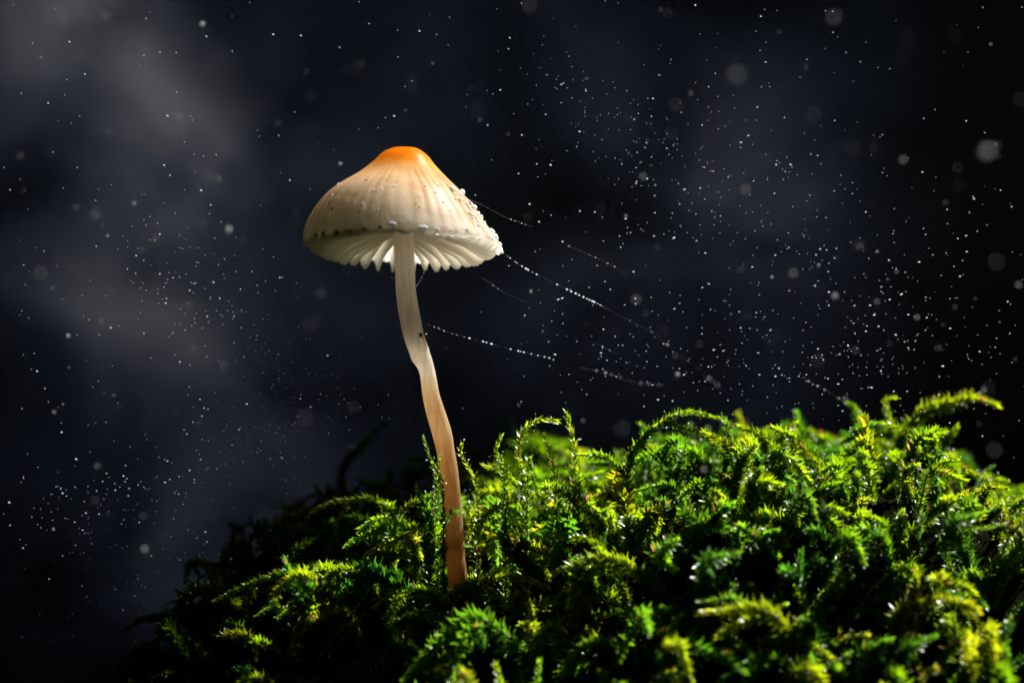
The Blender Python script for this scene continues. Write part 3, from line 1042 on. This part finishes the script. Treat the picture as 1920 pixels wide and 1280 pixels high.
# ------------------------------------------------------------------ silk threads with drops
bead_me = new_mesh("bead", ICO2[0], tris=ICO2[1], mat=M_SPRAY)
tr_ = np.random.default_rng(31)
def silk(pts, ys, step, r0, label, gaps=0.25, sag=0.0):
    k = len(pts)
    p = np.array([P(x, y, ys[0] + (ys[1] - ys[0]) * i / (k - 1)) for i, (x, y) in enumerate(pts)])
    n = 60
    q = spline(p, n)
    q[:, 2] -= sag * np.sin(np.linspace(0, np.pi, n))
    root = bpy.data.objects.new("silk_thread", None)
    root.empty_display_size = 0.002
    COL.objects.link(root)
    root.location = q[0]
    tag(root, label, "silk thread", "silk threads strung with drops")
    v, f, t = tube(q - q[0], 0.0000016, 5)
    obj("strand", new_mesh("strand", v, quads=f, tris=t, mat=M_SILK), root)
    ln = np.sum(np.linalg.norm(np.diff(q, axis=0), axis=1))
    s = 0.0
    on = True
    while s < ln:
        s += step * tr_.uniform(0.45, 1.6) * 1e-3
        if tr_.random() < gaps: s += step * 2.2e-3 * tr_.random(); continue
        u = min(s / ln, 1) * (n - 1)
        i0 = min(int(u), n - 2)
        c = q[i0] + (q[i0 + 1] - q[i0]) * (u - i0) - q[0]
        b = obj("bead", bead_me, root)
        b.location = c
        r = r0 * 1e-3 * tr_.uniform(0.4, 1.2)
        d = Vector(q[i0 + 1] - q[i0])
        b.rotation_mode = 'QUATERNION'
        b.rotation_quaternion = d.to_track_quat('X', 'Z')
        b.scale = (r * tr_.uniform(1.0, 1.7), r, r)
silk([(930, 472), (944, 475), (985, 503), (1060, 541), (1120, 569)], (0.2, 3), 0.42, .085, "dense beaded silk thread running from the cap's pointed rim into the dark")
silk([(1120, 569), (1160, 590), (1222, 622)], (3, 12), 1.0, .065, "blurred far stretch of silk beyond the thread from the cap's rim", .3)
silk([(1222, 622), (1300, 685), (1345, 722)], (12, 30), 1.6, .08, "faint last stretch of silk descending towards the moss crest", .3)
silk([(787, 601), (800, 607), (850, 626), (905, 640), (960, 655), (1030, 671)], (-0.3, 2), 0.55, .072, "beaded silk thread running sideways from the middle of the stem")
silk([(1085, 688), (1140, 700), (1190, 716), (1245, 722)], (12, 22), 1.1, .06, "faint blurred silk stretch continuing the thread from the stem", .3)
silk([(706, 504), (718, 513), (738, 523)], (4, -0.6), 0.5, .04, "short silk thread between a gill and the stem opposite the mite", .3)
silk([(797, 506), (790, 522), (778, 541)], (5, -0.5), 0.26, .05, "short beaded silk thread between a gill and the stem on the mite's side", .1)
silk([(878, 372), (905, 385), (950, 408), (1000, 426)], (0, 1), 0.75, .055, "loose silk thread leaving the dewy upper edge of the cap", .35)
silk([(1062, 460), (1095, 473), (1130, 489), (1166, 507)], (1, 2), 0.5, .055, "free beaded silk strand above the thread from the cap's rim", .3)
silk([(1118, 642), (1132, 651), (1160, 664)], (2, 3), 0.6, .06, "short silk strand between the two long beaded threads", .2)
silk([(878, 507), (910, 525), (945, 548), (985, 566)], (1, 0), 0.8, .06, "sparse silk strand hanging under the cap's gills", .4)
silk([(1500, 706), (1545, 730), (1580, 752), (1600, 772)], (8, 16), 1.0, .06, "silk strand ending at the hooked moss shoot", .3)
silk([(868, 930), (864, 960), (862, 1000), (866, 1040), (868, 1080)], (-1.0, -1.05), 0.3, .038, "fine beaded silk line running down the stem's lower half", .15)
silk([(1032, 1010), (1000, 1030), (960, 1056), (940, 1066)], (-1, -1.5), 0.5, .05, "dotted silk line crossing the dark hollow beside the stem foot", .25)
silk([(775, 545), (771, 560)], (-0.95, -1.0), 0.3, .03, "tiny beaded silk line on the upper stem", .1)

# ------------------------------------------------------------------ water spray in the air
sr = np.random.default_rng(101)
spr = []      # px, py, y_mm, radius mm, angle, stretch
def swarm(n, centre_pts, width, ymin, ymax, rlo, rhi, ang, stretch):
    c = spline(np.array(centre_pts, float), 200)
    for k in range(n):
        i = sr.integers(200)
        w_ = width[0] + (width[1] - width[0]) * i / 199
        x, y = c[i] + sr.normal(0, w_, 2)
        spr.append((x, y, sr.uniform(ymin, ymax), rlo + (rhi - rlo) * sr.random() ** 3.5, math.radians(sr.normal(ang, 10)), sr.uniform(1.2, stretch)))
# arc of fine droplets over to the side
swarm(60, [(970, 95), (1050, 160), (1150, 210), (1230, 240), (1290, 290)], (30, 35), -3, 3, .028, .055, -20, 1.7)
swarm(420, [(1100, 250), (1300, 350), (1500, 450), (1700, 570), (1880, 650)], (90, 110), -4, 6, .028, .075, 14, 2.4)
swarm(260, [(1000, 600), (1200, 660), (1420, 690), (1700, 690)], (70, 50), -4, 6, .028, .07, 4, 2.4)
swarm(320, [(240, 500), (400, 560), (540, 680), (600, 800), (380, 880)], (60, 70), -4, 5, .028, .065, -8, 1.9)
swarm(260, [(40, 920), (150, 980), (260, 900), (330, 1060), (120, 1150)], (60, 70), -4, 6, .03, .075, -14, 2.0)
swarm(70, [(600, 700), (700, 720), (650, 790)], (40, 40), -3, 3, .028, .05, 0, 2)
for k in range(420):      # near focus, everywhere above the moss
    spr.append((sr.uniform(0, 1920), sr.uniform(0, 800), sr.uniform(-4, 6), .026 + .045 * sr.random() ** 2, math.radians(sr.normal(-18, 12)), sr.uniform(1.2, 2)))
for k in range(210):      # softly out of focus
    y = sr.uniform(0, 1) ** 0.8
    spr.append((sr.uniform(0, 1920), 1000 * y, sr.choice([-1, 1], p=[.3, .7]) * sr.uniform(10, 45), .035 + .055 * sr.random() ** 2.5, 0, 1.05))
for k in range(60):      # far out of focus
    spr.append((sr.uniform(0, 1920), sr.uniform(0, 900), sr.uniform(45, 110), .05 + .09 * sr.random() ** 2.5, 0, 1.05))
for x, y, d, r in ((1850, 285, 110, .30), (1381, 141, 120, .22), (1563, 33, 90, .15), (379, 46, 18, .14), (428, 431, 30, .19), (1227, 276, 60, .17), (127, 630, 14, .11), (492, 834, 26, .15), (1270, 702, 18, .12), (1565, 555, 30, .14), (270, 1030, 40, .15), (490, 650, 18, .10), (1693, 300, 45, .12), (880, 300, 40, .12)):
    spr.append((x, y, d, r, math.radians(60), 1.1))
spr = [s for s in spr if not (s[2] < 1.5 and 560 < s[0] < 950 and 270 < s[1] < 1100) and s[1] > -20]
def mound_hides(s):
    p = P(s[0], s[1], s[2])
    return p[2] < float(mound_z(p[0], p[1])) + 0.004
spr = [s for s in spr if not mound_hides(s)]
spr = [s[:3] + (s[3] * (0.92 if abs(s[2]) < 8 else 1.9),) + s[4:] for s in spr]
spr.sort(key=lambda s: -s[3] * (1.0 if abs(s[2]) < 8 else 0.42))
spray_me = new_mesh("water_droplet", ICO2[0], tris=ICO2[1], mat=M_SPRAY)
clear_me = new_mesh("water_droplet", ICO2[0], tris=ICO2[1], mat=M_CLEAR)
def rotm(ang):
    c, s = math.cos(ang), math.sin(ang)
    return np.array([[c, 0, -s], [0, 1, 0], [s, 0, c]])
base = None
for s in spr[:300]:
    o = obj("water_droplet", spray_me if abs(s[2]) < 8 else clear_me)
    o.location = P(s[0], s[1], s[2])
    r = s[3] * 1e-3
    o.scale = (r * s[5], r, r)
    o.rotation_euler = (0, -s[4], 0)
    look = "sharp bright" if abs(s[2]) < 8 else ("softly blurred" if abs(s[2]) < 45 else "wide faint blurred")
    where = ("above the mushroom cap" if s[1] < 275 else "in the mist away from the silk threads" if s[0] < 570 and s[1] < 800 else
             "beside the shaded flank of the mound" if s[0] < 570 else "around the silk threads beside the cap" if s[0] < 1350 else "over the bright moss crest")
    tag(o, look + " water droplet drifting " + where, "droplet", "water droplets drifting in the air")
rest = spr[300:]
cent = np.array([P(*s[:3]) for s in rest])
v, f = balls(cent, np.array([s[3] * 1e-3 for s in rest]), ICO1, np.array([[s[5], 1, 1] for s in rest]), np.array([rotm(s[4]) for s in rest]))
o = obj("fine_spray", new_mesh("fine_spray", v, tris=f, mat=M_SPRAY))
o.data.materials.append(M_CLEAR)
o.data.polygons.foreach_set("material_index", np.repeat(np.array([0 if abs(s[2]) < 8 else 1 for s in rest], dtype=np.int32), len(ICO1[1])))
tag(o, "fine spray of countless water specks hanging in the dark air", "spray", kind="stuff")
print("spray", len(spr))

# ------------------------------------------------------------------ unseen branch added outside the frame only to shade the mound's flank
def bark():
    m, t, b, out = mat("bark")
    geo = node(t, "ShaderNodeNewGeometry")
    nz = node(t, "ShaderNodeTexNoise")
    nz.inputs["Scale"].default_value = 180
    nz.inputs["Detail"].default_value = 8
    t.links.new(geo.outputs["Position"], nz.inputs["Vector"])
    r = ramp(t, [(0.3, (0.02, 0.014, 0.01)), (0.7, (0.09, 0.065, 0.045))])
    t.links.new(nz.outputs[0], r.inputs[0])
    t.links.new(r.outputs[0], b.inputs["Base Color"])
    b.inputs["Roughness"].default_value = 0.9
    bp = node(t, "ShaderNodeBump")
    bp.inputs["Distance"].default_value = 0.002
    t.links.new(nz.outputs[0], bp.inputs["Height"])
    t.links.new(bp.outputs[0], b.inputs["Normal"])
    return m
ry_, rz_ = S.y / S.x, S.z / S.x
by_ = 0.095 * ry_ + 0.021                       # just clear of the light that falls on the stem
bz_ = -0.018 + 0.101 * rz_ + 0.017
b0_ = np.array([0.087, by_, bz_])
b1_ = b0_ + np.array([0.002, 0.013, 0.002])
sd_ = np.array(S)                                # the added branch runs along the light to keep its shade compact
bp_ = spline(np.array([b0_, b1_, b1_ + sd_ * 0.03 + np.array([0, 0.006, 0]), b1_ + sd_ * 0.12, b1_ + sd_ * 0.35]), 60)
bv, bq, bt = tube(bp_, np.linspace(0.0165, 0.019, 60), 24)
bn = np.random.default_rng(9).normal(0, 0.0006, bv.shape)
br_o = obj("added_shade_branch", new_mesh("added_shade_branch", bv + bn, quads=bq, tris=bt, mat=bark()))
tag(br_o, "unseen bark covered branch added to shade the flank of the mossy mound", "branch")

# ------------------------------------------------------------------ drifting mist behind the mushroom
def mist():
    x0, x1, y0, y1, z0, z1 = -0.105, 0.095, 0.030, 0.105, -0.065, 0.065
    v = [(x, y, z) for x in (x0, x1) for y in (y0, y1) for z in (z0, z1)]
    f = [(0, 1, 3, 2), (4, 6, 7, 5), (0, 4, 5, 1), (2, 3, 7, 6), (0, 2, 6, 4), (1, 5, 7, 3)]
    m = bpy.data.materials.new("mist")
    m.use_nodes = True
    t = m.node_tree
    t.nodes.clear()
    out = node(t, "ShaderNodeOutputMaterial")
    pv = node(t, "ShaderNodeVolumePrincipled")
    t.links.new(pv.outputs[0], out.inputs["Volume"])
    geo = node(t, "ShaderNodeNewGeometry")
    # warp
    n0 = node(t, "ShaderNodeTexNoise")
    n0.inputs["Scale"].default_value = 28
    n0.inputs["Detail"].default_value = 1
    t.links.new(geo.outputs["Position"], n0.inputs["Vector"])
    sub = node(t, "ShaderNodeVectorMath", operation='SUBTRACT')
    t.links.new(n0.outputs["Color"], sub.inputs[0])
    sub.inputs[1].default_value = (0.5, 0.5, 0.5)
    ma = node(t, "ShaderNodeVectorMath", operation='MULTIPLY_ADD')
    t.links.new(sub.outputs[0], ma.inputs[0])
    ma.inputs[1].default_value = (0.035, 0.035, 0.035)
    t.links.new(geo.outputs["Position"], ma.inputs[2])
    pos = ma.outputs[0]
    total = None
    # puffs: pixel, depth mm, half-sizes mm, tilt deg, strength
    for (px, py, d, sx, sz, tilt, st) in (
        (90, 70, 85, 20, 14, 20, 1.5), (285, 230, 80, 14, 16, 10, 1.9), (330, 400, 90, 15, 22, 0, 0.8), (560, 130, 95, 30, 22, 0, 0.32),
        (210, 640, 80, 21, 6, -28, 1.0), (400, 900, 100, 16, 20, 30, 0.55), (430, 560, 100, 30, 26, 0, 0.35),
        (1070, 545, 85, 13, 8, 0, 0.6), (1130, 200, 100, 10, 24, 20, 0.36), (950, 60, 100, 26, 16, 0, 0.16),
        (1430, 230, 90, 16, 20, 0, 0.40), (1420, 420, 90, 14, 20, 10, 0.38), (1330, 640, 85, 28, 14, 0, 0.22), (1560, 470, 90, 14, 14, 0, 0.16), (420, 560, 95, 75, 60, 0, 0.17)):
        c = P(px, py, d - 25)
        mp = node(t, "ShaderNodeMapping", vector_type='TEXTURE')
        mp.inputs["Location"].default_value = c
        mp.inputs["Rotation"].default_value = (0, math.radians(-tilt), 0)
        mp.inputs["Scale"].default_value = (sx * 0.94e-3, 0.026, sz * 0.94e-3)
        t.links.new(pos, mp.inputs[0])
        ln = node(t, "ShaderNodeVectorMath", operation='LENGTH')
        t.links.new(mp.outputs[0], ln.inputs[0])
        mr = node(t, "ShaderNodeMapRange", interpolation_type='SMOOTHSTEP')
        mr.inputs[1].default_value = 1.45
        mr.inputs[2].default_value = 0.0
        mr.inputs[3].default_value = 0.0
        mr.inputs[4].default_value = st
        t.links.new(ln.outputs["Value"], mr.inputs[0])
        if total is None: total = mr.outputs[0]
        else:
            ad = node(t, "ShaderNodeMath", operation='ADD')
            t.links.new(total, ad.inputs[0]); t.links.new(mr.outputs[0], ad.inputs[1])
            total = ad.outputs[0]
    n1 = node(t, "ShaderNodeTexNoise")
    n1.inputs["Scale"].default_value = 66
    n1.inputs["Detail"].default_value = 5
    n1.inputs["Roughness"].default_value = 0.6
    wm = node(t, "ShaderNodeMapping")
    wm.inputs["Rotation"].default_value = (0, math.radians(-35), 0)
    wm.inputs["Scale"].default_value = (0.85, 1.0, 1.15)
    t.links.new(pos, wm.inputs[0])
    t.links.new(wm.outputs[0], n1.inputs["Vector"])
    mr = node(t, "ShaderNodeMapRange")
    mr.inputs[1].default_value = 0.41
    mr.inputs[2].default_value = 0.66
    mr.inputs[3].default_value = 0.06
    t.links.new(n1.outputs[0], mr.inputs[0])
    mu = node(t, "ShaderNodeMath", operation='MULTIPLY')
    t.links.new(total, mu.inputs[0]); t.links.new(mr.outputs[0], mu.inputs[1])
    dn = node(t, "ShaderNodeMath", operation='MULTIPLY')
    t.links.new(mu.outputs[0], dn.inputs[0])
    dn.inputs[1].default_value = 4.6
    t.links.new(dn.outputs[0], pv.inputs["Density"])
    cr = ramp(t, [(0.15, (0.12, 0.18, 0.33)), (0.85, (0.28, 0.275, 0.30))])
    t.links.new(mu.outputs[0], cr.inputs[0])
    t.links.new(cr.outputs[0], pv.inputs["Color"])
    pv.inputs["Anisotropy"].default_value = 0.0
    me = new_mesh("mist", v, f, mat=m, smooth=False)
    o = obj("mist", me)
    tag(o, "thin drifting wisps of grey mist behind the mushroom", "mist", kind="stuff")
    m.cycles.volume_step_rate = 1.6
mist()
